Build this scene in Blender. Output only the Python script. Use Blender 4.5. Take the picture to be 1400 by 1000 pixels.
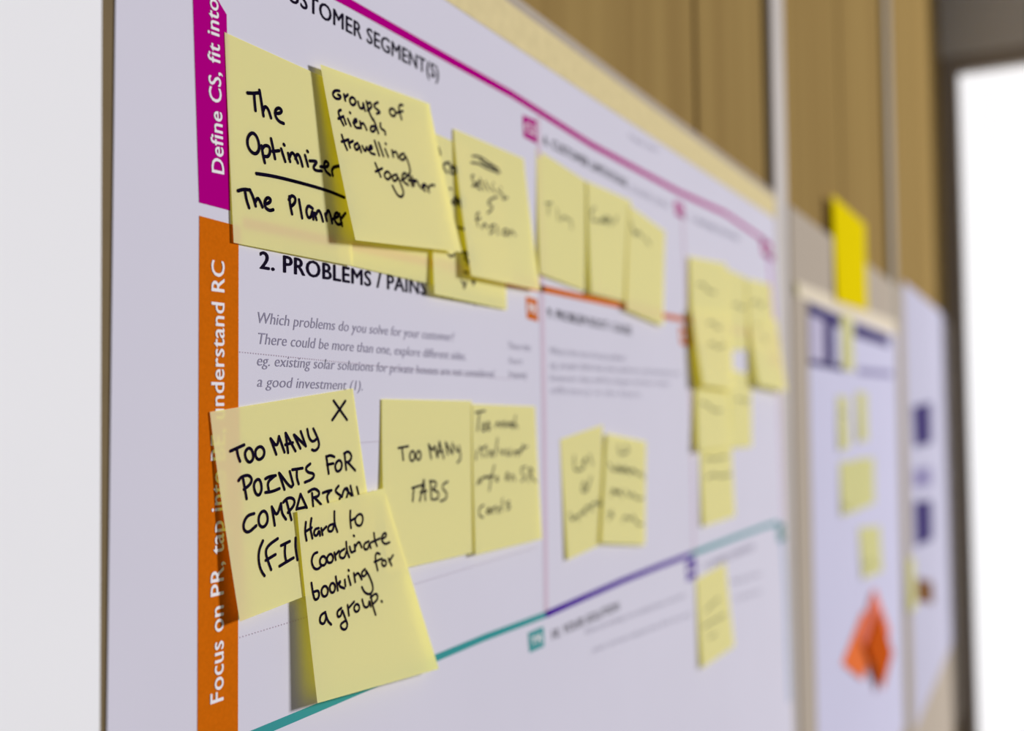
import bpy, math, random
from mathutils import Vector, Matrix

random.seed(4)
S = bpy.context.scene
for o in list(bpy.data.objects):
    bpy.data.objects.remove(o)
COL = S.collection

# ------------------------------------------------------------------ camera
F = 1400.0                                     # focal length in pixels of the 1400 x 1000 frame
CAM = Vector((0.0, -0.264, 1.45))
Xc = Vector((740, 52, F)).normalized()         # board direction seen by the lens (right, down, forward)
Zc = Vector((-350, -32700, F))
Zc = (Zc - Xc * Zc.dot(Xc)).normalized()
Yc = Zc.cross(Xc)
right = Vector((Xc.x, Yc.x, Zc.x)); down = Vector((Xc.y, Yc.y, Zc.y)); fwd = Vector((Xc.z, Yc.z, Zc.z))
cd = bpy.data.cameras.new('camera')
cam = bpy.data.objects.new('camera', cd); COL.objects.link(cam)
M = Matrix.Identity(4)
for i in range(3):
    M[i][0] = right[i]; M[i][1] = -down[i]; M[i][2] = -fwd[i]; M[i][3] = CAM[i]
cam.matrix_world = M
cd.sensor_fit = 'HORIZONTAL'; cd.sensor_width = 36.0; cd.lens = 36.0
cd.clip_start = 0.01; cd.clip_end = 60
cd.dof.use_dof = True; cd.dof.focus_distance = 0.393; cd.dof.aperture_fstop = 4.5
S.camera = cam

# ------------------------------------------------------------------ light, exposure
S.view_settings.view_transform = 'Standard'; S.view_settings.look = 'None'
S.view_settings.exposure = 0.0; S.view_settings.gamma = 1.0
S.view_settings.use_curve_mapping = False
S.cycles.max_bounces = 10; S.cycles.diffuse_bounces = 6
W = bpy.data.worlds.new('daylight'); S.world = W; W.use_nodes = True
bg = W.node_tree.nodes['Background']
bg.inputs['Color'].default_value = (0.93, 0.94, 1.0, 1); bg.inputs['Strength'].default_value = 0.18

def area(name, loc, target, sx, sy, power, col):
    l = bpy.data.lights.new(name, 'AREA'); l.shape = 'RECTANGLE'; l.size = sx; l.size_y = sy
    l.energy = power; l.color = col
    o = bpy.data.objects.new(name, l); COL.objects.link(o)
    o.location = loc
    o.rotation_euler = (Vector(target) - Vector(loc)).to_track_quat('-Z', 'Y').to_euler()
    return o
area('window_daylight', (12.2, -9.3, 4.2), (0.6, 0.0, 1.45), 2.1, 2.1, 2720, (0.985, 0.97, 1.0))

# ------------------------------------------------------------------ helpers
def lin(c):
    return tuple(((v/255)/12.92 if v/255 <= 0.04045 else ((v/255+0.055)/1.055)**2.4) for v in c)

def mat(name, rgb, rough=0.6, metal=0.0, noise=0.0, nscale=40.0, spec=0.0):
    m = bpy.data.materials.new(name); m.use_nodes = True
    nt = m.node_tree; b = nt.nodes['Principled BSDF']
    b.inputs['Roughness'].default_value = rough; b.inputs['Metallic'].default_value = metal
    b.inputs['Specular IOR Level'].default_value = spec
    c = lin(rgb)
    if noise > 0:
        tc = nt.nodes.new('ShaderNodeTexCoord'); n = nt.nodes.new('ShaderNodeTexNoise')
        n.inputs['Scale'].default_value = nscale; n.inputs['Detail'].default_value = 4
        r = nt.nodes.new('ShaderNodeValToRGB')
        r.color_ramp.elements[0].position = 0.3; r.color_ramp.elements[1].position = 0.7
        r.color_ramp.elements[0].color = tuple(v*(1-noise) for v in c) + (1,)
        r.color_ramp.elements[1].color = tuple(min(1, v*(1+noise)) for v in c) + (1,)
        nt.links.new(tc.outputs['Object'], n.inputs['Vector'])
        nt.links.new(n.outputs['Fac'], r.inputs['Fac'])
        nt.links.new(r.outputs['Color'], b.inputs['Base Color'])
    else:
        b.inputs['Base Color'].default_value = c + (1,)
    return m

def paper(name, front, through, k=0.3):
    """thin paper: most light scatters back in the front colour, some glows through"""
    m = bpy.data.materials.new(name); m.use_nodes = True
    nt = m.node_tree; nt.nodes.remove(nt.nodes['Principled BSDF'])
    out = nt.nodes['Material Output']
    d = nt.nodes.new('ShaderNodeBsdfDiffuse'); t = nt.nodes.new('ShaderNodeBsdfTranslucent')
    mx = nt.nodes.new('ShaderNodeMixShader')
    d.inputs['Color'].default_value = front + (1,); t.inputs['Color'].default_value = through + (1,)
    mx.inputs[0].default_value = k
    nt.links.new(d.outputs[0], mx.inputs[1]); nt.links.new(t.outputs[0], mx.inputs[2])
    nt.links.new(mx.outputs[0], out.inputs['Surface'])
    return m

def grain_wood(name, a, b, sx=30.0):
    m = bpy.data.materials.new(name); m.use_nodes = True
    nt = m.node_tree; bs = nt.nodes['Principled BSDF']
    tc = nt.nodes.new('ShaderNodeTexCoord'); mp = nt.nodes.new('ShaderNodeMapping')
    mp.inputs['Scale'].default_value = (sx, sx, 1.2)
    n = nt.nodes.new('ShaderNodeTexNoise'); n.inputs['Scale'].default_value = 1.0; n.inputs['Detail'].default_value = 6
    r = nt.nodes.new('ShaderNodeValToRGB')
    r.color_ramp.elements[0].position = 0.3; r.color_ramp.elements[1].position = 0.72
    r.color_ramp.elements[0].color = lin(a) + (1,); r.color_ramp.elements[1].color = lin(b) + (1,)
    nt.links.new(tc.outputs['Object'], mp.inputs[0]); nt.links.new(mp.outputs[0], n.inputs['Vector'])
    nt.links.new(n.outputs['Fac'], r.inputs['Fac']); nt.links.new(r.outputs['Color'], bs.inputs['Base Color'])
    bs.inputs['Roughness'].default_value = 0.7; bs.inputs['Specular IOR Level'].default_value = 0.0
    return m

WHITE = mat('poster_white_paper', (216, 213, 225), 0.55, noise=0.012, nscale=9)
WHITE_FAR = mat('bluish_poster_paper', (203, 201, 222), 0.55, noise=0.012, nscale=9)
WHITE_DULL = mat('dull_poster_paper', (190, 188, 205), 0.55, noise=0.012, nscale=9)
BLANK = mat('flip_chart_white_paper', (246, 246, 247), 0.6, noise=0.01, nscale=9)
MAGENTA = mat('magenta_print', (176, 0, 128), 0.45)
ORANGE = mat('orange_print', (206, 104, 12), 0.45, noise=0.06, nscale=900)
TEAL = mat('teal_print', (62, 150, 150), 0.45)
PURPLE = mat('purple_print', (72, 24, 148), 0.45)
NAVY = mat('navy_print', (74, 66, 110), 0.5)
NAVY_SOFT = mat('soft_navy_print', (140, 134, 168), 0.5)
BROWN_PRINT = mat('brown_print', (120, 84, 50), 0.5)
DIVIDER = mat('pale_pink_print', (210, 190, 205), 0.5)
BORDER_PINK = mat('violet_pink_print', (200, 158, 200), 0.5)
BLUE_GREY = mat('blue_grey_print', (160, 178, 204), 0.5)
BLACK_PRINT = mat('black_print', (26, 20, 38), 0.5)
GREY_PRINT = mat('grey_print', (148, 143, 164), 0.5)
PALE_PRINT = mat('pale_grey_print', (172, 168, 184), 0.5)
WHITE_PRINT = mat('white_print', (240, 236, 238), 0.5)
DOT_PRINT = mat('faint_dotted_print', (206, 192, 206), 0.5)
INK = mat('black_marker_ink', (22, 16, 38), 0.4)
PALE_INK = mat('grey_marker_ink', (96, 96, 62), 0.5)
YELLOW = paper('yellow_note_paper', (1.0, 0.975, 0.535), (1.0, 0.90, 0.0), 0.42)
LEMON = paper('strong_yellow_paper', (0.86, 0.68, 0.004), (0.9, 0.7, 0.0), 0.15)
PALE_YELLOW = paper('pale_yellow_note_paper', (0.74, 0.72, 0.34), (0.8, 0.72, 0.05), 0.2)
ORANGE_NOTE = paper('orange_note_paper', (0.93, 0.22, 0.06), (0.95, 0.2, 0.02), 0.2)
CORAL_NOTE = paper('coral_note_paper', (0.88, 0.25, 0.16), (0.9, 0.2, 0.05), 0.2)
RUST_NOTE = paper('rust_note_paper', (0.62, 0.11, 0.012), (0.8, 0.15, 0.01), 0.2)
TAPE = mat('cream_masking_tape', (222, 206, 156), 0.6, noise=0.05, nscale=120)
TAPE_FAR = mat('pale_masking_tape', (226, 214, 190), 0.6, noise=0.05, nscale=120)
TAPE_END = mat('olive_tape_end', (150, 142, 96), 0.6)
BOARD = mat('grey_felt_board', (180, 168, 152), 0.9, noise=0.06, nscale=300)
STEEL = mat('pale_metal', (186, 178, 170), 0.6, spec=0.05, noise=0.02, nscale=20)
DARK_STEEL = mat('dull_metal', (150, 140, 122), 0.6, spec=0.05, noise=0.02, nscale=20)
WOOD = grain_wood('tan_wood_panel', (141, 116, 70), (157, 132, 81))
PLASTER = mat('white_plaster', (240, 240, 240), 0.85, noise=0.015, nscale=6)
FLOOR = mat('grey_carpet', (120, 116, 112), 0.95, noise=0.15, nscale=200)
CEIL = mat('white_ceiling_paint', (235, 235, 235), 0.9, noise=0.01, nscale=5)
GROOVE = mat('dark_joint', (96, 80, 52), 0.8)

def pt(px, py, y=0.0):
    """point of the plane Y = y that the photograph shows at (px, py)"""
    d = Vector((px - 700, py - 500, F))
    w = Vector((d.dot(Xc), d.dot(Yc), d.dot(Zc)))
    return CAM + w * ((y - CAM.y) / w.y)

def proj(p):
    v = p - CAM
    a = right.dot(v); b = down.dot(v); c = fwd.dot(v)
    return 700 + F*a/c, 500 + F*b/c

def mesh_obj(name, verts, faces, m, parent=None, loc=None, smooth=False):
    if parent is not None:
        loc = Vector((0, 0, 0)); base = parent.matrix_basis.translation
        p = parent.parent
        while p is not None:
            base = base + p.matrix_basis.translation; p = p.parent
    else:
        base = Vector(loc) if loc is not None else Vector((0, 0, 0))
    me = bpy.data.meshes.new(name)
    me.from_pydata([tuple(Vector(v) - base) for v in verts], [], faces)
    me.materials.append(m)
    if smooth:
        for p_ in me.polygons: p_.use_smooth = True
    me.update()
    o = bpy.data.objects.new(name, me); COL.objects.link(o)
    if parent is not None: o.parent = parent
    else: o.location = base
    return o

def tag(o, label=None, cat=None, group=None, kind=None):
    if label: o['label'] = label
    if cat: o['category'] = cat
    if group: o['group'] = group
    if kind: o['kind'] = kind
    return o

def empty(name, loc):
    o = bpy.data.objects.new(name, None); COL.objects.link(o); o.location = loc
    o.empty_display_size = 0.05
    return o

def box_vf(a, b):
    (x0, y0, z0), (x1, y1, z1) = a, b
    v = [(x0,y0,z0),(x1,y0,z0),(x1,y1,z0),(x0,y1,z0),(x0,y0,z1),(x1,y0,z1),(x1,y1,z1),(x0,y1,z1)]
    f = [(3,2,1,0),(4,5,6,7),(0,1,5,4),(1,2,6,5),(2,3,7,6),(3,0,4,7)]
    return v, f

def bevel_box(name, a, b, m, parent=None, r=0.002, loc=None):
    v, f = box_vf(a, b)
    o = mesh_obj(name, v, f, m, parent, loc if loc is not None else None)
    md = o.modifiers.new('bevel', 'BEVEL'); md.width = r; md.segments = 2
    return o

def slab(name, pts, front, thick, m, parent=None, loc=None):
    """flat sheet: outline pts (X, Z), front face at Y = front, thick towards the wall"""
    n = len(pts)
    v = [(p[0], front, p[1]) for p in pts] + [(p[0], front+thick, p[1]) for p in pts]
    f = [tuple(range(n)), tuple(range(2*n-1, n-1, -1))]
    for i in range(n):
        j = (i+1) % n
        f.append((j, i, n+i, n+j))
    return mesh_obj(name, v, f, m, parent, loc)

def patch(name, quad, front, m, parent, thick=0.0002):
    """printed area: corners given as seen on the sheet"""
    P = [pt(x, y, front) for x, y in quad]
    return slab(name, [(p.x, p.z) for p in P], front, thick, m, parent)

def stripe(name, line, widths, front, m, parent):
    """printed rule along a polyline on the sheet; widths in metres, measured in Z"""
    P = [pt(x, y, front) for x, y in line]
    up = [(p.x, p.z + widths/2) for p in P]; dn = [(p.x, p.z - widths/2) for p in P]
    return slab(name, dn + up[::-1], front, 0.0001, m, parent)

def vstripe(name, line, width, front, m, parent):
    P = [pt(x, y, front) for x, y in line]
    a = [(p.x - width/2, p.z) for p in P]; b = [(p.x + width/2, p.z) for p in P]
    return slab(name, a + b[::-1], front, 0.0001, m, parent)

# --- printed lettering -------------------------------------------------
def glyph_mesh(body, bold=0.0, shear=0.0):
    c = bpy.data.curves.new('lettering', 'FONT'); c.body = body; c.size = 1.0
    c.shear = shear; c.resolution_u = 3
    if bold > 0: c.space_character = 1.0 + bold*2.2
    elif bold < 0: c.offset = bold
    o = bpy.data.objects.new('lettering', c); COL.objects.link(o)
    dg = bpy.context.evaluated_depsgraph_get(); dg.update()
    me = bpy.data.meshes.new_from_object(o.evaluated_get(dg))
    vs = [v.co.copy() for v in me.vertices]; fs = [tuple(p.vertices) for p in me.polygons]
    bpy.data.objects.remove(o); bpy.data.curves.remove(c); bpy.data.meshes.remove(me)
    if bold > 0:
        n = len(vs); base = list(vs); bf = list(fs)
        for k, (dx, dy) in enumerate([(-bold, 0), (bold, 0), (0, bold*0.6), (0, -bold*0.6)]):
            vs += [Vector((v.x+dx, v.y+dy, (k+1)*1.2e-5)) for v in base]
            fs += [tuple(i + n*(k+1) for i in f) for f in bf]
    return vs, fs

def bounds(vs):
    return min(v.x for v in vs), max(v.x for v in vs)

CAPH = None
def lettering(name, body, a, b, cap, front, m, parent, bold=0.0, shear=0.0, ref=None, ref_end=False, capdir=(0, -1)):
    """printed line of text on the plane Y=front: baseline from a to b as photographed, capital height cap"""
    global CAPH
    if CAPH is None:
        CAPH = max(v.y for v in glyph_mesh('H')[0])
    vs, fs = glyph_mesh(body, bold, shear)
    x0, x1 = bounds(vs)
    rx0, rx1 = x0, x1
    if ref:
        q0, q1 = bounds(glyph_mesh(ref, bold, shear)[0])
        if ref_end: rx0, rx1 = x1 - (q1-q0), x1
        else: rx0, rx1 = x0, x0 + (q1-q0)
    A = pt(a[0], a[1], front); B = pt(b[0], b[1], front)
    C = pt(a[0] + capdir[0]*cap, a[1] + capdir[1]*cap, front)
    e = (B - A); ex = e / (rx1 - rx0)
    en = e.normalized()
    up = Vector((-en.z, 0, en.x))
    ch = (C - A).length / CAPH
    P = [A + ex*(v.x - rx0) + up*(v.y*ch) for v in vs]
    return mesh_obj(name, [(p.x, front-v.z, p.z) for p, v in zip(P, vs)], fs, m, parent)

# --- handwriting -----------------------------------------------------------
def smooth_line(p, it=2):
    if len(p) < 3: return p
    closed = (abs(p[0][0]-p[-1][0]) + abs(p[0][1]-p[-1][1])) < 1e-6
    for _ in range(it):
        q = [] if closed else [p[0]]
        for i in range(len(p)-1):
            (ax, ay), (bx, by) = p[i], p[i+1]
            q.append((0.75*ax+0.25*bx, 0.75*ay+0.25*by)); q.append((0.25*ax+0.75*bx, 0.25*ay+0.75*by))
        if closed: q.append(q[0])
        else: q.append(p[-1])
        p = q
    return p

def resample(p, step):
    out = [p[0]]
    for i in range(len(p)-1):
        (ax, ay), (bx, by) = p[i], p[i+1]
        n = max(1, int(math.hypot(bx-ax, by-ay)/step + 0.5))
        for k in range(1, n+1):
            out.append((ax+(bx-ax)*k/n, ay+(by-ay)*k/n))
    return out

class Surf:
    def __init__(s, quad, lift, p):
        s.c = [pt(x, y, -l) for (x, y), l in zip(quad, lift)]; s.l = lift; s.p = p
    def at(s, u, v, off=0.0):
        a = s.c[0]*(1-u) + s.c[1]*u; b = s.c[3]*(1-u) + s.c[2]*u
        q = a*(1-v) + b*v
        top = s.l[0]*(1-u) + s.l[1]*u; bot = s.l[3]*(1-u) + s.l[2]*u
        vv = max(0.0, min(1.0, v))
        h = top + (bot-top)*vv**s.p
        return Vector((q.x, -h - off, q.z))
    def find(s, px, py):
        u = v = 0.5
        for _ in range(12):
            x, y = proj(s.at(u, v)); d = 1e-3
            xu, yu = proj(s.at(u+d, v)); xv, yv = proj(s.at(u, v+d))
            a, b, c, e = (xu-x)/d, (xv-x)/d, (yu-y)/d, (yv-y)/d
            det = a*e - b*c
            if abs(det) < 1e-9: break
            rx, ry = px-x, py-y
            u += (e*rx - b*ry)/det; v += (-c*rx + a*ry)/det
            u = max(-0.6, min(1.6, u)); v = max(-0.6, min(1.6, v))
        return u, v

def handwriting(surf, strokes, width, m, parent, name='handwriting'):
    V, Fc = [], []
    r = width/2
    for st in strokes:
        if len(st) == 1: st = [st[0], (st[0][0]+0.6, st[0][1]+0.8)]
        line = resample(smooth_line(st), 2.0)
        uv = [surf.find(x, y) for x, y in line]
        P = [surf.at(u, v, 0.00014) for u, v in uv]
        keep = [0.0 <= u <= 1.0 and 0.0 <= v <= 1.0 for u, v in uv]
        u0, v0 = uv[len(uv)//2]
        n = (surf.at(u0, v0+0.01) - surf.at(u0, v0)).cross(surf.at(u0+0.01, v0) - surf.at(u0, v0)).normalized()
        if n.y > 0: n = -n
        for i, q in enumerate(P):
            if not keep[i]: continue
            t = (P[min(i+1, len(P)-1)] - P[max(i-1, 0)])
            t = t - n*t.dot(n)
            t = t.normalized() if t.length > 1e-9 else Vector((1, 0, 0))
            sd = n.cross(t)
            k = len(V)
            for j in range(10):
                an = j*math.tau/10
                V.append(q + (t*math.cos(an) + sd*math.sin(an))*r)
            Fc.append(tuple(range(k, k+10)))
            if i+1 < len(P) and keep[i+1]:
                w = P[i+1]; k = len(V)
                V += [q + sd*r, q - sd*r, w - sd*r, w + sd*r]
                Fc.append((k, k+1, k+2, k+3))
    if not V: return None
    return mesh_obj(name, V, Fc, m, parent)

def sticky(label, quad, lift=(0.0006, 0.0006, 0.004, 0.004), p=1.7, ink=None, width=0.0011, m=None,
           ink_mat=None, group='yellow sticky notes on the near canvas poster', name='sticky_note', cat='sticky note'):
    s = Surf(quad, lift, p)
    NU, NV = 10, 16
    V = [s.at(i/NU, j/NV) for j in range(NV+1) for i in range(NU+1)]
    Fc = [(j*(NU+1)+i, (j+1)*(NU+1)+i, (j+1)*(NU+1)+i+1, j*(NU+1)+i+1) for j in range(NV) for i in range(NU)]
    o = mesh_obj(name, V, Fc, m or YELLOW, None, s.at(0.5, 0.0), smooth=True)
    tag(o, label, cat, group)
    if ink: handwriting(s, ink, width, ink_mat or INK, o)
    return o

def tr(ox, oy, sc, *strokes):
    """strokes measured on an enlargement of the photograph with corner (ox, oy) and scale sc"""
    return [[(ox + st[i]/sc, oy + st[i+1]/sc) for i in range(0, len(st), 2)] for st in strokes]

# ------------------------------------------------------------------ the room
YW = 0.010                                       # face of the panelled wall behind the boards
X1 = pt(1062, 300).x; X2 = pt(1219, 300).x       # left sides of the two posts in view
PITCH = X2 - X1
GX = pt(953, 200, YW).x; GX2 = pt(1150, 200, YW).x
XEND = 3.3
wall = mesh_obj('wall_back', *box_vf((-2.2, YW+0.012, 0), (XEND+0.2, YW+0.14, 2.8)), GROOVE)
tag(wall, kind='structure')
joints = sorted([-2.2, -1.6, -1.1, -0.55, GX-0.55, GX, X1+0.03, GX2, X2+0.03, X2+0.5, XEND+0.2])
for a, b in zip(joints[:-1], joints[1:]):
    bevel_box('wall_panel', (a+0.004, YW, 0.0), (b-0.004, YW+0.012, 2.8), WOOD, wall, 0.0015)
tag(mesh_obj('floor', *box_vf((-2.2, -4.5, -0.05), (XEND+0.2, YW+0.14, 0)), FLOOR), kind='structure')
tag(mesh_obj('ceiling', *box_vf((-2.2, -1.2, 2.8), (XEND+0.2, YW+0.14, 2.86)), CEIL), kind='structure')
# return wall closing the boards; its glowing window is added to brighten this end
tag(mesh_obj('wall_right', *box_vf((XEND+0.02, -0.3, 0), (XEND+0.2, YW, 0.28)), PLASTER), kind='structure')
tag(mesh_obj('wall_right', *box_vf((XEND+0.02, -0.3, 2.5), (XEND+0.2, YW, 2.8)), PLASTER), kind='structure')
added_win = empty('added_window_1', (XEND+0.1, -0.12, 0.28)); tag(added_win, kind='structure')
for a, b in [((XEND+0.02, YW-0.05, 0.28), (XEND+0.12, YW, 2.5)), ((XEND+0.02, -0.3, 0.28), (XEND+0.12, -0.26, 2.5)),
             ((XEND+0.02, -0.26, 0.28), (XEND+0.12, YW-0.05, 0.33)), ((XEND+0.02, -0.26, 2.45), (XEND+0.12, YW-0.05, 2.5))]:
    bevel_box('added_window_frame', a, b, STEEL, added_win, 0.004)
GLOW_PANE = mat('added_glow_glass', (245, 245, 248), 0.4)
pb = GLOW_PANE.node_tree.nodes['Principled BSDF']
pb.inputs['Emission Color'].default_value = (0.96, 0.97, 1.0, 1); pb.inputs['Emission Strength'].default_value = 0.9
mesh_obj('added_glow_pane', *box_vf((XEND+0.06, -0.26, 0.33), (XEND+0.07, YW-0.05, 2.45)), GLOW_PANE, added_win)

# posts of the board system
def post(x, label, m):
    o = bevel_box('wall_post', (x, 0.0012, 0.0), (x+0.062, YW-0.0005, 2.795), m, None, 0.004, loc=(x+0.031, YW, 0))
    tag(o, label, 'post', 'metal posts between the boards')
    return o
post(X1, 'pale metal post rising past the right end of the near canvas poster', STEEL)
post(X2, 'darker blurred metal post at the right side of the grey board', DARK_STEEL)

# pin boards between the posts
ZTOP = 1.45 + 0.2365
def pin_board(x0, x1, ztop, label):
    e = empty('pin_board', ((x0+x1)/2, YW, 0.55))
    bevel_box('felt_panel', (x0, 0.0, 0.55), (x1, YW-0.0006, ztop), BOARD, e, 0.002)
    tag(e, label, 'pin board', 'grey pin boards along the wall')
    return e
XL = pt(150, 500).x
near_board = pin_board(XL+0.004, X1-0.0015, ZTOP, 'pin board mounted behind the near poster with magenta and orange bands')
pin_board(X1+0.064, X2-0.0015, ZTOP-0.002, 'grey pin board right of the near poster, carrying a bright yellow sheet')
pin_board(X2+0.064, XEND-0.01, ZTOP+0.004, 'farthest pin board beyond the second metal post, mostly covered in white')

EDGE = mat('shaded_gap_brown', (122, 106, 78), 0.8, noise=0.05, nscale=60)
bevel_box('gap_shade_strip', (XL-0.0045, 0.0, 0.55), (XL+0.0035, YW-0.0006, ZTOP), EDGE, near_board, 0.0008)  # added strip, coloured like the shaded wall in the gap beside the board
# blank sheet on its own board left of the near poster
q = [pt(139, 126, -0.0004), pt(137, 873, -0.0004)]
slope = (q[0].x-q[1].x)/(q[0].z-q[1].z)
xr = lambda z: q[0].x + slope*(z-q[0].z)
pin_board(xr(1.45)-0.66, xr(1.45)-0.004, ZTOP, 'pin board behind the plain blank sheet, left of the near poster')
e = slab('flip_chart_sheet', [(xr(0.95), 0.95), (xr(1.66), 1.66), (xr(1.66)-0.62, 1.66), (xr(0.95)-0.62, 0.95)][::-1], -0.0004, 0.0003, BLANK,
         loc=(q[0].x-0.3, 0, 1.4))
tag(e, 'plain blank white sheet on the board left of the near poster', 'paper sheet')

# ------------------------------------------------------------------ the near poster
PF = -0.0004                                     # its printed face
PR = PF - 0.00012                                # printing
PT = PF - 0.00024                                # printing on printing
poster = empty('canvas_poster', (0.6, 0.0, 1.0))
tag(poster, 'large white canvas poster with magenta, orange, teal and purple section lines on the near board', 'poster')
zt = 1.45 + 0.2115
TL = pt(162, -359, PF); BL = pt(136, 1300, PF); TR_ = pt(1059, 268, PF); BR = pt(1083, 873, PF)
slab('paper_sheet', [(BL.x, 1.0), (BR.x, 1.0), (TR_.x, zt), (TL.x, zt)], PF, 0.0003, WHITE, poster)
band = patch('side_band', [(272.4, 277), (314.8, 288), (310, 20), (262, -60)], PR, MAGENTA, poster); tag(band, 'magenta side band with white text')
lettering('band_text', 'Define CS, fit into CL', (306.3, 239), (302.2, 122), 16.5, PT, WHITE_PRINT, band, bold=0.016, shear=0.0,
          ref='Define C', capdir=(-1, -0.2))
band = patch('side_band', [(270, 1015), (325.5, 1010), (326.3, 309.5), (272.6, 295)], PR, ORANGE, poster); tag(band, 'orange side band with white text')
lettering('band_text', 'Focus on PR, tap into BE, understand RC', (305.6, 813), (306.6, 358), 17, PT, WHITE_PRINT, band, bold=0.016,
          ref='PR, tap into BE, understand RC', ref_end=True, capdir=(-1, -0.1))

# section rules
stripe('section_line', [(330, -75), (474, 2), (580, 62), (700, 129), (808, 197.5), (929, 263), (992, 292), (1047, 330)], 0.0042, PR, MAGENTA, poster)
stripe('section_line', [(330, 305), (600, 362), (700, 388), (742, 395), (854, 419), (913, 433), (950, 440), (1066, 465)], 0.0040, PR, ORANGE, poster)
o = stripe('section_line', [(330, 1012), (663, 872), (746, 841)], 0.0036, PR, TEAL, poster); tag(o, 'teal section line')
o = stripe('section_line', [(746, 841), (800, 817), (850, 795), (900, 775), (945, 758)], 0.0040, PR, PURPLE, poster); tag(o, 'purple section line')
o = stripe('section_line', [(945, 758), (1000, 737), (1040, 722), (1064, 714.5)], 0.0040, PR, TEAL, poster); tag(o, 'teal section line')
vstripe('divider_line', [(736, 160), (741, 395), (744, 560), (747, 838)], 0.0054, PR, DIVIDER, poster)
vstripe('divider_line', [(933, 292), (940, 440), (946, 600), (949, 758)], 0.0050, PR, DIVIDER, poster)
vstripe('border_line', [(1050, 338), (1059, 440), (1064, 530)], 0.012, PR, BORDER_PINK, poster)
vstripe('border_line', [(1064, 530), (1068, 640), (1071, 712)], 0.009, PR, DIVIDER, poster)
vstripe('border_line', [(1068, 716), (1074, 800), (1076, 873), (1079, 960)], 0.0105, PR, BLUE_GREY, poster)

def badge(quad, text, m, fg=WHITE_PRINT):
    b = patch('section_badge', quad, PR, m, poster)
    (x0, y0), (x1, y1), (x2, y2), (x3, y3) = quad
    lx = lambda s, t: x0 + (x1-x0)*s + (x3-x0)*t
    ly = lambda s, t: (y0 + (y1-y0)*s)*(1-t) + (y3 + (y2-y3)*s)*t
    lettering('badge_letters', text, (lx(.12, .70), ly(.12, .70)), (lx(.88, .70), ly(.88, .70)), (y3-y0)*0.42, PT, fg, b, bold=0.03)
badge([(714.5, 157), (733, 165), (734.5, 197), (716, 187)], 'CS', MAGENTA)
badge([(921.5, 274), (934, 280), (936.5, 300), (924, 294)], 'CL', MAGENTA)
badge([(1039, 325), (1054, 333), (1058, 358), (1043, 349)], 'AS', MAGENTA)
badge([(719, 405.5), (734.5, 410), (736, 440), (720.5, 435.5)], 'PR', ORANGE)
badge([(928.5, 447), (943, 450), (945, 474), (930.5, 471)], 'RC', ORANGE)
badge([(1042, 470), (1056, 474), (1058, 500), (1044, 495)], 'BE', ORANGE)
badge([(722, 866), (743, 857), (744, 884), (724, 893)], 'TR', TEAL)
badge([(938, 768), (951, 762), (952.5, 789), (939.5, 796)], 'SL', PURPLE)
badge([(1062, 719), (1072, 715), (1074, 738), (1064, 742)], 'CH', TEAL)

# headings and explanations
lettering('heading', '1. CUSTOMER SEGMENT(S)', (352, -22), (600, 110), 24, PR, BLACK_PRINT, poster, bold=0.018)
lettering('heading', '2. PROBLEMS / PAINS', (355, 367), (583, 404), 23.5, PR, BLACK_PRINT, poster, bold=0.026)
lettering('heading_note', '+ ITS FREQUENCY', (593, 405.5), (690, 424), 14, PR, GREY_PRINT, poster)
lettering('heading', '6. CUSTOMER LIMITATIONS', (743.5, 197), (857, 257), 13, PR, BLACK_PRINT, poster, bold=0.014)
lettering('heading_note', 'EG. BUDGET, DEVICES', (862, 261), (914, 286), 8.5, PR, PALE_PRINT, poster)
lettering('heading', '5. AVAILABLE SOLUTIONS', (945, 302), (1010, 330), 8, PR, GREY_PRINT, poster, bold=0.01)
lettering('heading', '9. PROBLEM ROOT / CAUSE', (748.5, 434), (863, 458), 13, PR, BLACK_PRINT, poster, bold=0.014)
lettering('heading', '10. YOUR SOLUTION', (755, 875), (846, 834), 13, PR, BLACK_PRINT, poster, bold=0.012)
lettering('heading', '8. CHANNELS OF BEHAVIOUR', (964, 779), (1031, 751), 9, PR, GREY_PRINT, poster, bold=0.008)
lettering('header_note', 'Project name:', (861, 190), (900, 209), 8, PR, PALE_PRINT, poster)
body = [('Which problems do you solve for your customer?', (353, 442), (621, 467), 15.5),
        ('There could be more than one, explore different sides.', (353.5, 470.5), (637, 493), 15.5),
        ('eg. existing solar solutions for private houses are not considered', (352, 500), (676, 516.5), 15),
        ('a good investment (1).', (352, 529), (496, 534), 15)]
for t, a, b, c in body:
    lettering('explanation_line', t, a, b, c, PR, GREY_PRINT, poster, bold=-0.004, shear=0.2)
for t, a, b in [('Those that', (695, 477), (726, 480)), ('hurt', (696, 497), (715, 499)), ('frequently', (696, 516), (721, 518))]:
    lettering('explanation_line', t, a, b, 9.5, PR, PALE_PRINT, poster, shear=0.15)
for t, a, b in [('What is the root of every problem?', (752, 484), (855, 494)),
                ('eg. people think that solar panels are a bad investment now,', (752, 503), (930, 514)),
                ('however they will be cheaper and have a better', (752, 521), (916, 528)),
                ('efficiency in the future.', (753, 538), (877, 543))]:
    lettering('explanation_line', t, a, b, 9.5, PR, PALE_PRINT, poster, shear=0.2)
for t, a, b in [('If you are working on an existing business, write down', (800, 868), (936, 817)),
                ('your current solution first, fill in the canvas', (810, 893), (945, 842))]:
    lettering('explanation_line', t, a, b, 8, PR, PALE_PRINT, poster, shear=0.2)
for t, a, b in [('What kind of actions', (1000, 800), (1040, 787)), ('do customers take', (1005, 822), (1040, 811))]:
    lettering('explanation_line', t, a, b, 7, PR, PALE_PRINT, poster, shear=0.2)

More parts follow.
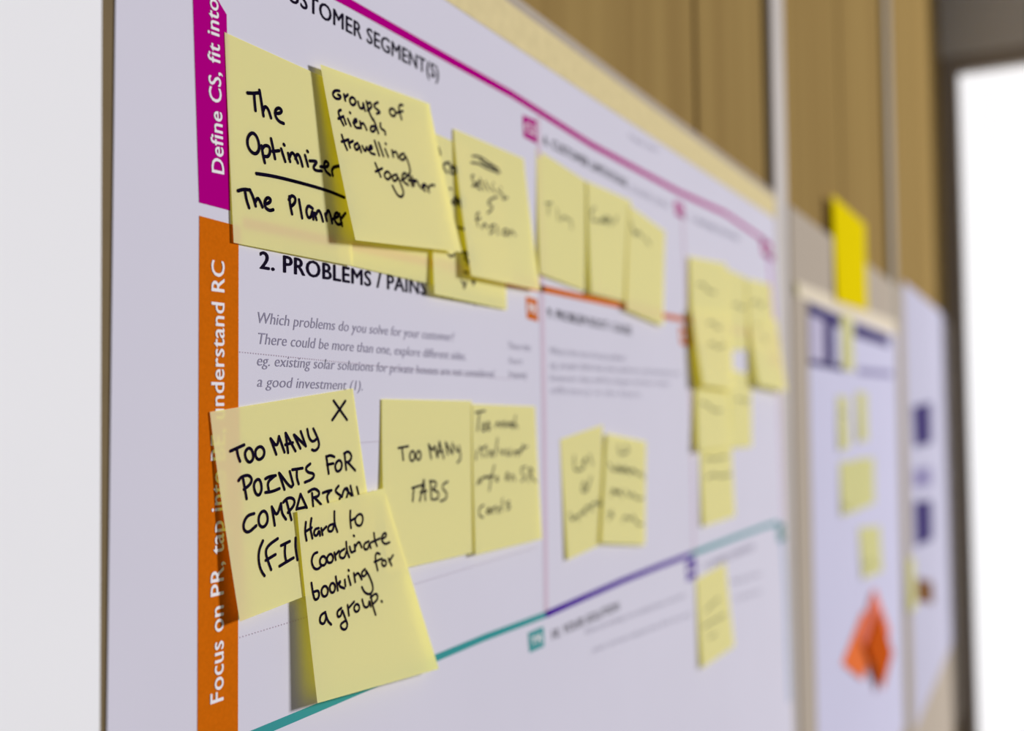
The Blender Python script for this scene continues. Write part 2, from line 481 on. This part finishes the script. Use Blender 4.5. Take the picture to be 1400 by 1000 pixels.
def dotted(a, b, n):
    V, Fc = [], []
    A = pt(*a, PR); B = pt(*b, PR)
    for i in range(n):
        p = A + (B-A)*(i/n); k = len(V); d = 0.0006; h = 0.00025
        V += [(p.x, PR, p.z-h), (p.x+d, PR, p.z-h), (p.x+d, PR, p.z+h), (p.x, PR, p.z+h)]
        Fc.append((k, k+1, k+2, k+3))
    mesh_obj('dotted_line', V, Fc, DOT_PRINT, poster)
dotted((328, 481.5), (700, 519), 150)
dotted((328, 872), (735, 748), 150)
dotted((328, 616), (735, 590), 150)

# tape along the top of the near poster
a, b = pt(660, 0, 0).x, pt(1061, 268, 0).x
o = slab('masking_tape', [(0.28, zt-0.006), (TR_.x-0.001, zt-0.006), (TR_.x+0.002, zt+0.0165), (0.28, zt+0.0165)], PF-0.0003, 0.0002, TAPE, loc=(a, 0, zt))
tag(o, 'cream masking tape strip along the top edge of the near poster', 'tape', 'masking tape strips on the poster tops')

# ------------------------------------------------------------------ sticky notes, top left
N1 = tr(320, 120, 8.235,
  (150,60, 215,64, 290,58), (225,62, 228,130, 240,258), (285,30, 305,150, 330,318), (325,265, 345,205, 385,240, 415,340),
  (460,290, 520,290, 540,255, 500,222, 460,255, 465,330, 510,385, 558,403),
  (195,505, 150,560, 148,650, 190,725, 245,752, 285,700, 275,600, 240,525, 195,505),
  (308,655, 325,760, 345,845), (315,690, 345,648, 395,660, 408,720, 385,780, 332,772),
  (415,575, 440,690, 460,800), (430,718, 505,710), (530,690, 555,770, 575,832), (558,638, 566,648),
  (608,740, 630,832), (618,800, 645,728, 675,745, 718,848), (690,800, 708,742, 740,770, 770,885),
  (798,762, 832,885), (822,713, 830,722), (850,825, 945,828, 885,895, 915,935, 985,938),
  (972,890, 1050,895, 1065,850, 1025,822, 1008,870, 1030,945, 1080,985), (1110,990, 1098,930, 1120,893, 1192,880)) + tr(320, 215, 8.235,
  (250,185, 450,215, 750,290, 1050,375, 1240,455),
  (42,380, 110,360, 180,372), (120,368, 135,470, 168,570), (175,368, 215,450, 242,550), (236,510, 262,455, 290,490, 318,562),
  (345,530, 400,515, 415,475, 375,450, 340,500, 350,570, 400,605, 440,592),
  (622,445, 630,540, 652,640), (616,480, 645,428, 690,455, 688,515, 636,560), (730,480, 765,685),
  (885,580, 835,540, 808,600, 830,685, 865,680, 882,590, 892,700), (905,630, 927,705), (918,650, 950,592, 975,630, 1000,722),
  (1025,640, 1042,715), (1030,660, 1058,585, 1085,650, 1102,742),
  (1115,695, 1180,665, 1165,620, 1130,640, 1128,715, 1170,765, 1212,745), (1185,640, 1215,772), (1205,690, 1252,632))
sticky('yellow note at upper left reading The Optimizer, The Planner over an underline',
       [(307, 44), (470, 118), (483, 364), (319.5, 332)], (0.0007, 0.0010, 0.0020, 0.0014), 1.6, N1, 0.00140)
sticky('yellow note mostly hidden beneath the Groups of friends note, its bottom edge showing',
       [(452, 112), (586, 172), (593, 390), (458, 358)], (0.0005, 0.0005, 0.0014, 0.0009), 1.5)
N4 = tr(590, 180, 4.167,
  (38,92, 50,120, 46,140), (100,175, 70,182, 65,205, 88,235), (115,195, 100,235, 132,245, 142,205, 115,195), (103,322, 110,330), (115,402, 142,368, 170,430),
  (130,378, 165,402), (122,415, 172,385), (150,545, 188,558), (95,700, 112,715, 130,700), (172,690, 212,692, 180,722, 215,742), (192,680, 205,760),
  (185,800, 205,806), (170,850, 190,882), (183,892, 197,855), (228,856, 248,852, 238,872), (95,180, 140,230), (140,370, 150,425))
sticky('yellow note tucked behind the struck-out Selling and Fashion note, few letters showing',
       [(589, 180), (684, 222), (693, 424), (594, 402)], (0.0005, 0.0005, 0.0014, 0.0042), 1.5, N4, 0.0013)
N3 = tr(440, 120, 6.247,
  (150,28, 112,22, 88,55, 112,92, 150,98, 165,72, 138,60), (188,58, 200,110), (196,82, 222,60),
  (250,78, 233,115, 262,157, 292,130, 280,92, 250,78), (308,120, 320,175, 352,180, 352,135), (355,135, 368,196),
  (380,118, 402,210, 435,275), (385,140, 415,122, 427,165, 390,195), (478,125, 440,145, 455,175, 492,200, 495,215, 468,222),
  (600,172, 573,195, 588,237, 622,247, 632,205, 600,172), (690,150, 665,143, 655,180, 680,270), (640,215, 690,200),
  (162,190, 138,202, 150,250, 185,320), (140,265, 185,245), (190,265, 205,310), (222,268, 246,325), (238,212, 243,217),
  (268,302, 302,290, 290,262, 268,290, 285,342, 322,345), (325,290, 335,345), (330,315, 355,298, 382,360),
  (450,330, 420,328, 413,370, 445,378, 460,340), (438,268, 465,330, 482,390), (500,305, 498,345, 540,370, 542,400),
  (170,405, 190,470, 215,530), (168,462, 228,443), (226,460, 240,510), (234,472, 265,455), (305,473, 273,490, 290,537, 315,520, 315,480, 336,550),
  (345,500, 370,552, 382,508), (393,532, 435,520, 420,488, 398,520, 415,560, 452,570), (450,455, 490,580), (485,470, 525,585), (540,525, 566,590), (543,478, 547,482),
  (598,535, 610,590), (605,555, 635,543, 652,600), (700,563, 663,575, 670,617, 705,617, 710,570, 742,650, 757,720, 735,752),
  (455,645, 480,705, 502,760), (458,717, 515,690), (550,713, 528,750, 560,792, 592,760, 577,725, 550,713),
  (640,743, 598,750, 610,802, 640,790, 645,750, 672,820, 702,900, 680,940, 640,915, 603,838),
  (680,790, 732,760, 710,722, 683,750, 690,800, 737,832), (742,738, 772,842), (738,792, 802,790), (768,758, 787,837), (785,812, 810,788, 832,842),
  (848,857, 892,835, 870,818, 848,850, 882,882), (895,840, 915,892), (905,862, 930,830, 962,835))
sticky('yellow note reading Groups of friends travelling together, right of The Optimizer',
       [(438, 88), (587, 142), (631.5, 345), (486, 328.5)], (0.0036, 0.0030, 0.0070, 0.0088), 1.35, N3, 0.00130)
N5 = tr(590, 180, 6.667,
  (370,225, 430,222, 520,285, 610,345), (360,283, 430,290, 520,345, 622,372), (430,235, 480,300, 560,320, 600,380),
  (385,400, 360,402, 372,440, 397,478, 370,500), (397,500, 440,472, 422,448, 402,500, 450,530), (440,428, 482,530), (490,455, 522,540), (545,498, 572,552), (560,468, 565,473),
  (600,535, 665,590, 640,622, 690,600), (628,510, 632,516), (600,592, 530,620, 508,660, 562,682, 530,732, 508,742),
  (432,738, 402,760, 422,862), (402,805, 445,790), (458,882, 482,828, 512,885), (575,850, 522,862, 575,900, 530,932), (598,860, 602,940),
  (660,888, 640,930, 682,952, 702,900, 660,888), (708,952, 722,890, 762,946))
sticky('yellow note with a struck-out first line above Selling and Fashion, below the CS badge',
       [(620, 176), (716, 217), (739, 397.5), (644.5, 377)], (0.0010, 0.0007, 0.0045, 0.0080), 1.4, N5, 0.0011)

# three notes in a row under CUSTOMER LIMITATIONS
N6 = tr(735, 250, 7.568, (80,213, 150,210), (115,215, 110,330), (200,270, 215,390), (240,392, 275,338, 320,390), (330,380, 352,400, 350,482))
sticky('yellow note leftmost of three beneath the blurred CUSTOMER LIMITATIONS heading',
       [(733, 203), (803, 249), (799, 398), (738.5, 374)], (0.0005, 0.0005, 0.0016, 0.0026), 1.6, N6, 0.0010, ink_mat=PALE_INK)
N7 = tr(735, 250, 7.568, (592,258, 548,300, 570,400, 622,390), (640,420, 680,350, 720,430), (660,400, 740,395), (700,350, 750,370, 760,440), (790,420, 822,350))
sticky('yellow note in the middle of the three beneath the blurred CUSTOMER LIMITATIONS heading',
       [(803, 248), (863, 275), (859, 414), (808.5, 401)], (0.0014, 0.0010, 0.0022, 0.0044), 1.5, N7, 0.0014, ink_mat=PALE_INK)
N8 = tr(735, 250, 7.568, (960,400, 992,520), (990,480, 1010,552, 1030,500, 1080,560), (1000,520, 1060,520), (1110,575, 1130,600, 1160,645))
sticky('yellow note rightmost of the three in a row beneath CUSTOMER LIMITATIONS, overlapping the orange line',
       [(861, 281), (909.5, 317), (907, 446), (856, 423)], (0.0016, 0.0010, 0.0030, 0.0040), 1.5, N8, 0.0014, ink_mat=PALE_INK)

# ------------------------------------------------------------------ sticky notes, lower left
N18 = tr(530, 550, 5.882,
  (85,370, 165,355), (115,370, 125,467), (195,388, 173,430, 187,482, 217,460, 215,405, 195,388), (245,388, 225,430, 240,472, 267,450, 265,405, 245,388),
  (328,340, 350,455), (330,342, 365,402, 375,335, 397,442), (415,318, 402,442), (415,318, 450,452), (403,402, 442,395), (465,323, 482,422), (465,325, 518,415), (520,330, 520,415),
  (540,355, 553,400, 577,388), (573,353, 590,455, 560,487), (195,692, 292,663), (210,690, 200,797), (290,625, 258,797), (290,625, 302,790), (263,728, 312,715),
  (343,630, 350,782), (338,640, 387,635, 390,680, 350,705, 412,722, 405,780, 362,785), (482,640, 443,660, 440,700, 477,730, 470,782, 423,797))
sticky('yellow note reading TOO MANY TABS', [(522, 546), (645, 548.5), (648, 756), (527, 783)], (0.0010, 0.0010, 0.0025, 0.0036), 1.6, N18, 0.0011)
N19 = tr(530, 550, 5.882,
  (705,85, 782,70), (738,85, 720,232), (765,170, 755,235, 787,230, 780,172, 765,170), (803,160, 800,232, 825,220, 812,160), (865,202, 882,150, 905,202), (905,200, 922,150, 942,205),
  (942,155, 960,205, 982,150, 987,202), (1005,160, 987,190, 1008,205), (1027,110, 1015,205), (1018,170, 1045,205),
  (716,390, 708,462), (740,360, 760,440), (750,382, 792,350), (802,370, 790,440), (822,432, 852,390, 820,400, 842,440), (882,290, 865,432), (900,380, 922,432, 940,380),
  (962,385, 950,432, 992,420, 985,380), (1010,432, 1022,380, 1045,432), (1092,340, 1060,422), (1040,402, 1122,355),
  (718,662, 742,610), (740,652, 777,590, 800,612, 822,590), (857,510, 830,620, 815,712), (790,612, 852,595), (882,588, 865,630, 887,642, 882,588),
  (960,568, 943,627, 972,620, 965,568), (988,632, 1002,570, 1022,632), (1112,520, 1068,530, 1082,580, 1107,610, 1073,637), (1140,530, 1130,642), (1140,530, 1172,550, 1140,590, 1192,642),
  (772,828, 735,850, 735,920, 767,927), (812,848, 790,890, 817,902, 815,850, 832,890), (840,850, 846,892), (845,862, 872,838), (902,848, 873,870, 890,892), (922,778, 915,882), (977,798, 945,820, 992,840, 958,867))
sticky('yellow note with four slanted lines of handwriting, right beside TOO MANY TABS',
       [(645.5, 553), (731.5, 556), (741, 737), (650, 759)], (0.0013, 0.0008, 0.0028, 0.0036), 1.4, N19, 0.0010)
N20 = tr(300, 535, 6.667,
  (1040,88, 1162,262), (1147,90, 1028,264), (98,548, 225,490), (158,525, 165,580, 187,640),
  (265,512, 228,560, 240,622, 275,657, 312,615, 300,540, 265,512), (375,498, 328,530, 325,592, 355,632, 402,602, 412,540, 375,498),
  (465,433, 517,577), (468,436, 525,512, 542,413), (542,413, 592,557), (602,383, 625,562), (605,385, 692,547), (600,490, 668,470),
  (678,400, 737,522), (683,400, 787,502), (740,368, 787,502), (800,348, 815,430, 850,467, 892,430), (855,343, 905,450, 908,510, 872,547, 843,535),
  (215,800, 247,982), (173,817, 200,780, 265,763, 297,800, 282,850, 222,897), (345,798, 308,850, 325,932, 360,957, 387,900, 375,818, 345,798),
  (418,800, 455,778, 512,770), (500,775, 435,830, 450,912), (418,925, 480,917, 547,888),
  (543,748, 592,897), (548,752, 650,887, 672,852), (640,733, 672,852), (663,717, 757,703), (705,715, 703,790, 722,847), (827,663, 783,700, 800,742, 867,752, 850,802, 778,832),
  (973,595, 985,680, 995,752), (973,600, 1010,583, 1047,600), (980,672, 1037,660), (1085,623, 1048,680, 1070,742, 1112,712, 1117,650, 1085,623),
  (1140,575, 1155,717), (1135,570, 1175,546, 1207,590, 1190,640, 1150,652), (1170,650, 1237,724)) + tr(320, 650, 6.667,
  (182,350, 120,368, 83,440, 88,502, 130,527, 202,460), (265,318, 223,370, 223,452, 265,482, 307,430, 302,350, 265,318),
  (343,288, 370,457), (348,298, 390,377, 427,258), (427,258, 435,350, 472,402), (478,238, 522,407), (448,247, 490,203, 547,213, 552,270, 490,342),
  (605,173, 568,312), (605,173, 662,297), (578,307, 657,290), (710,165, 720,282), (678,152, 730,118, 777,150, 772,190, 720,207), (735,207, 792,267),
  (808,162, 850,145, 887,138), (877,143, 843,190, 857,247), (952,98, 918,140, 945,170, 977,190, 960,217), (983,197, 1000,130, 1030,113, 1042,150, 1025,202),
  (1020,125, 1077,197), (1060,98, 1082,192), (1118,108, 1137,187),
  (262,598, 223,690, 223,800, 250,882, 277,917), (397,578, 310,640, 283,700, 310,790, 337,862), (288,777, 377,723), (428,642, 507,603), (465,630, 460,720, 475,792), (413,830, 475,792, 542,753),
  (560,573, 558,660, 577,772))
sticky('yellow note reading TOO MANY POINTS FOR COMPARISON with an X in its corner',
       [(287, 563.5), (482.5, 531.5), (517, 776), (328, 850.5)], (0.0010, 0.0008, 0.0020, 0.0048), 1.5, N20, 0.00125)
N21 = tr(400, 680, 5.263,
  (95,180, 88,250, 100,312), (135,153, 125,220, 142,297), (93,248, 137,220), (187,223, 160,230, 150,270, 175,282, 190,235, 197,277),
  (205,225, 215,272), (210,247, 242,213), (292,193, 258,205, 253,247, 287,247, 297,200), (300,103, 300,190, 322,250), (415,98, 413,160, 420,222), (415,172, 452,150),
  (480,118, 448,150, 453,197, 487,212, 507,170, 502,130, 480,118),
  (177,398, 150,408, 133,460, 150,512, 180,522, 207,495), (220,418, 193,450, 200,492, 232,492, 247,450, 220,418), (270,403, 243,440, 255,477, 287,467, 292,425, 270,403),
  (300,400, 310,452), (305,422, 332,388), (372,373, 338,395, 338,437, 372,442, 387,390), (385,323, 390,390, 407,432), (410,358, 420,402, 442,390), (438,276, 443,281),
  (445,343, 450,387), (448,362, 477,313, 497,362), (547,318, 513,335, 513,377, 542,377, 552,325, 562,367), (585,258, 590,310, 607,352), (563,327, 627,298),
  (643,302, 677,280, 667,253, 645,273, 638,312, 665,342, 697,325),
  (135,618, 145,690, 160,747, 192,720, 187,670, 153,682), (230,633, 203,670, 215,717, 247,712, 257,660, 230,633), (285,613, 263,645, 275,692, 302,682, 307,635, 285,613),
  (310,573, 325,672), (320,632, 347,598, 330,640, 372,657), (375,595, 380,640), (400,568, 417,632), (400,525, 405,530), (440,548, 450,612), (445,572, 470,538, 497,592),
  (520,518, 493,545, 505,577, 532,555, 525,520, 562,590, 582,660, 560,702, 520,692, 498,648),
  (627,410, 600,398, 593,450, 612,527), (588,467, 642,443), (650,448, 638,485, 665,502, 677,465, 650,448), (690,443, 712,492), (695,462, 722,418),
  (235,828, 200,850, 193,902, 225,917, 242,870, 235,828, 250,890, 277,917),
  (350,798, 318,825, 325,867, 350,852, 355,805, 377,870, 397,920, 380,957, 350,947, 343,915, 382,888), (395,778, 405,852), (400,802, 442,753),
  (455,768, 438,800, 455,832, 482,810, 477,775, 455,768), (500,738, 515,797, 547,790, 550,740, 562,787), (560,698, 575,780, 597,847), (560,722, 602,688, 617,730, 575,772), (638,748, 644,754))
sticky('yellow note reading Hard to coordinate booking for a group, in front of the COMPARISON note',
       [(406.5, 700), (525.5, 667.5), (600, 915), (434, 962)], (0.0032, 0.0034, 0.0056, 0.0070), 1.3, N21, 0.00115)

# pair under PROBLEM ROOT
K = lambda *s: tr(760, 580, 5.26, *s)
sticky('blurred yellow note, left one of the pair beneath PROBLEM ROOT, hanging lower',
       [(766, 601), (824, 581), (823, 744), (776, 766)], (0.0006, 0.0008, 0.0018, 0.0022), 1.5,
       K((130,230, 130,342, 192,322), (190,285, 222,230, 200,312), (240,220, 262,292), (200,400, 180,492, 222,480, 200,400), (252,380, 222,482),
         (100,640, 112,702, 150,650, 162,692), (170,660, 192,620, 212,642), (200,650, 222,580, 262,622), (250,600, 272,560, 332,592, 310,540)), 0.0015, ink_mat=PALE_INK)
sticky('blurred yellow note, right one of the pair beneath PROBLEM ROOT, with four lines of writing',
       [(830, 593), (883.5, 604.5), (882, 746), (822, 743)], (0.0022, 0.0014, 0.0022, 0.0036), 1.5,
       K((450,150, 450,222, 532,200, 500,155), (380,282, 420,352, 440,290, 482,352), (470,340, 492,300, 532,362), (530,340, 552,320, 592,372, 602,340, 632,392), (430,330, 560,340),
         (400,522, 402,460, 452,502, 462,460, 470,532), (410,490, 470,500), (500,480, 532,532, 542,490, 582,542, 622,532), (380,692, 402,620), (380,640, 412,662),
         (480,702, 492,660, 542,692, 552,650, 582,722, 622,722)), 0.0015, ink_mat=PALE_INK)

# ------------------------------------------------------------------ cluster at the right end
L = lambda *s: tr(935, 340, 5.0, *s)
Mx = lambda *s: tr(940, 530, 4.76, *s)
CG = 'yellow sticky notes on the near canvas poster'
sticky('blurred yellow note at the top left of the right-hand cluster, beneath AVAILABLE SOLUTIONS',
       [(942.5, 351), (993, 361), (998, 480), (948, 470)], (0.0020, 0.0014, 0.0040, 0.0048), 1.4,
       L((95,250, 130,240, 160,290, 212,302)), 0.0016, ink_mat=PALE_INK)
sticky('blurred narrow yellow note in the top middle of the right-hand cluster',
       [(988, 365), (1019, 379), (1029, 478), (994, 479)], (0.0008, 0.0006, 0.0016, 0.0020), 1.4,
       L((340,390, 372,378, 382,412, 412,400)), 0.0016, ink_mat=PALE_INK)
sticky('blurred yellow note at the top right of the cluster, against the violet border line',
       [(1021, 381), (1054, 389), (1062, 488), (1027, 480)], (0.0014, 0.0010, 0.0030, 0.0034), 1.4,
       L((460,380, 502,350, 512,400, 552,370)), 0.0016, ink_mat=PALE_INK)
sticky('blurred yellow note curling out over the violet border at the right of the cluster',
       [(1025, 446), (1062, 437), (1076, 536), (1037, 527)], (0.0036, 0.0032, 0.0080, 0.0090), 1.3,
       L((490,530, 522,520), (530,600, 562,612, 550,642)), 0.0014, ink_mat=PALE_INK)
sticky('blurred yellow note almost hidden in the right-hand cluster, only its shaded left strip showing',
       [(945, 432), (990, 438), (998, 535), (950.5, 528)], (0.0012, 0.0010, 0.0018, 0.0020), 1.4)
sticky('blurred yellow note with a dark shadow along its left edge, middle of the right-hand cluster',
       [(946, 424), (998, 430), (1004, 534), (961, 527)], (0.0056, 0.0050, 0.0080, 0.0100), 1.2,
       L((165,510, 202,500, 212,540, 252,540), (170,662, 202,640, 222,682, 282,660)), 0.0016, ink_mat=PALE_INK)
sticky('blurred yellow note with two written lines, lowest in the hanging column above the teal line',
       [(957, 606), (1000, 606), (1005, 706), (962, 720)], (0.0010, 0.0008, 0.0030, 0.0030), 1.4,
       Mx((115,482, 132,450, 152,472, 252,450), (125,592, 172,560, 202,582, 282,565)), 0.0016, ink_mat=PALE_INK)
sticky('blurred narrow yellow note below the white gap in the right-hand cluster',
       [(999, 505), (1027, 513), (1028, 611), (1000, 613)], (0.0012, 0.0010, 0.0022, 0.0024), 1.4,
       Mx((320,82, 352,70, 372,102, 402,70)), 0.0014, ink_mat=PALE_INK)
sticky('blurred yellow note in the column, directly above the lowest hanging one',
       [(952, 523), (998, 526), (1000, 612), (955, 617)], (0.0030, 0.0026, 0.0050, 0.0060), 1.3,
       Mx((90,100, 132,110, 162,150, 217,152)), 0.0016, ink_mat=PALE_INK)
sticky('blurred yellow note below the teal line, right of the purple SL badge',
       [(952, 793), (992, 770), (1004, 884), (960, 914)], (0.0012, 0.0010, 0.0030, 0.0034), 1.4,
       tr(920, 560, 3.126, (140,862, 170,830, 197,808), (130,932, 180,900, 222,878), (155,978, 182,958)), 0.0014, ink_mat=PALE_INK)

# ------------------------------------------------------------------ the second poster and its notes
poster2 = empty('poster', (pt(1165, 500).x, 0.0, 1.0))
tag(poster2, 'white poster with a dark navy header on the grey board, out of focus', 'poster')
c = [pt(1104, 404, PF), pt(1225, 449, PF), pt(1234, 900, PF), pt(1115, 900, PF)]
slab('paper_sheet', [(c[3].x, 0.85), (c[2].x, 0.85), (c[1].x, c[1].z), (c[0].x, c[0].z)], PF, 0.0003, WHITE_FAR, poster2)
patch('header_block', [(1105, 413), (1150, 433), (1150, 449), (1105, 429)], PR, NAVY, poster2)
patch('header_block', [(1126.5, 439), (1140, 444), (1141, 500), (1127.5, 497)], PR, NAVY, poster2)
patch('header_block', [(1106, 491), (1127.3, 495), (1152, 500), (1152, 508), (1127.3, 503), (1106, 499)], PR, NAVY, poster2)
o = patch('header_block', [(1106, 431), (1126, 439), (1127, 493), (1107, 490)], PR, mat('lavender_print', (190, 184, 206), 0.5), poster2); tag(o, 'pale lavender header block')
patch('header_block', [(1168, 441), (1215, 459), (1216, 475), (1168, 460)], PR, NAVY, poster2)
o = patch('header_block', [(1172, 503), (1220, 508), (1221, 516), (1173, 512)], PR, NAVY_SOFT, poster2); tag(o, 'soft navy header rule')
vstripe('margin_line', [(1105.5, 412), (1107, 495)], 0.008, PR, NAVY_SOFT, poster2)
o = slab('masking_tape', [(pt(1088, 401).x, pt(1088, 405).z), (pt(1224, 457).x, pt(1224, 459).z), (pt(1224, 440).x, pt(1224, 440).z), (pt(1087, 384).x, pt(1087, 384).z)],
         PF-0.0003, 0.0002, TAPE_FAR, loc=tuple(pt(1150, 420)))
tag(o, 'pale tape strip above the navy header on the grey board', 'tape', 'masking tape strips on the poster tops')
patch('torn_end', [(1086, 386), (1091, 388), (1092, 405), (1087, 403)], PF-0.0006, TAPE_END, o)
FG = 'yellow sticky notes on the navy-headed poster'
sticky('bright saturated yellow sheet hanging on the grey board above the navy-headed poster',
       [(1138, 266), (1183, 307), (1186, 425), (1144, 411)], (0.0008, 0.0006, 0.0030, 0.0040), 1.4, None, m=LEMON, group='bright sheets on the grey board',
       name='paper_sheet', cat='paper sheet')
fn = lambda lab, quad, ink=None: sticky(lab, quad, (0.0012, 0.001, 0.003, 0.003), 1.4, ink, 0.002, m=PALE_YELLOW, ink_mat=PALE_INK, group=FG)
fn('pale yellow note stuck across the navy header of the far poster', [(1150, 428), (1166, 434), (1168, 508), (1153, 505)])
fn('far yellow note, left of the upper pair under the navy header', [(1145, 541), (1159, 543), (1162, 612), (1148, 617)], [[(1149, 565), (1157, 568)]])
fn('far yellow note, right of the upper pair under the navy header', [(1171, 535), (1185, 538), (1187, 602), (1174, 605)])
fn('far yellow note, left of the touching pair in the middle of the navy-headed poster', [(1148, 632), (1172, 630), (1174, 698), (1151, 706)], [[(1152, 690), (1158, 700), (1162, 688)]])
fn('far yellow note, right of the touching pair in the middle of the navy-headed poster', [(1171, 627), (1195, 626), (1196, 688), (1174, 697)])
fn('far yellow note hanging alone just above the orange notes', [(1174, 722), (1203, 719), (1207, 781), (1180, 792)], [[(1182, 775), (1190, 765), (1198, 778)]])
OG = 'orange notes at the foot of the navy-headed poster'
def tilt(label, quad, m, lift):
    sticky(label, quad, lift, 1.0, None, m=m, group=OG)
tilt('orange note leaning left, lowest of the orange notes on the navy-headed poster', [(1151, 908), (1180, 836), (1201, 866), (1180, 930)], ORANGE_NOTE, (0.001, 0.002, 0.004, 0.003))
tilt('coral note with its corner pointing highest among the orange notes', [(1176, 872), (1196, 804), (1217, 862), (1203, 925)], CORAL_NOTE, (0.004, 0.004, 0.006, 0.006))
tilt('dark rust orange note in front of the coral pointed note', [(1186, 885), (1202, 832), (1221, 893), (1207, 945)], RUST_NOTE, (0.009, 0.008, 0.010, 0.010))

# ------------------------------------------------------------------ the third poster
poster3 = empty('poster', (pt(1262, 500).x, 0.0, 1.0))
tag(poster3, 'farthest white poster with dark navy picture blocks, at the right end of the wall', 'poster')
c = [pt(1235, 384, PF), pt(1247, 873, PF), pt(1292, 432, PF)]
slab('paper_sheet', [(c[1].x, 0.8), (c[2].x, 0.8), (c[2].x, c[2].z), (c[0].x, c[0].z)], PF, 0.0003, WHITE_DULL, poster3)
patch('picture_block', [(1247, 556), (1273, 550), (1274, 606), (1250, 612)], PR, NAVY, poster3)
patch('picture_block', [(1248, 642), (1273, 638), (1274, 664), (1249, 668)], PR, NAVY_SOFT, poster3)
patch('picture_block', [(1249, 686), (1274, 684), (1275, 738), (1251, 748)], PR, NAVY, poster3)
o = patch('picture_block', [(1253, 790), (1275, 796), (1276, 826), (1253, 822)], PR, BROWN_PRINT, poster3); tag(o, 'brown picture block')
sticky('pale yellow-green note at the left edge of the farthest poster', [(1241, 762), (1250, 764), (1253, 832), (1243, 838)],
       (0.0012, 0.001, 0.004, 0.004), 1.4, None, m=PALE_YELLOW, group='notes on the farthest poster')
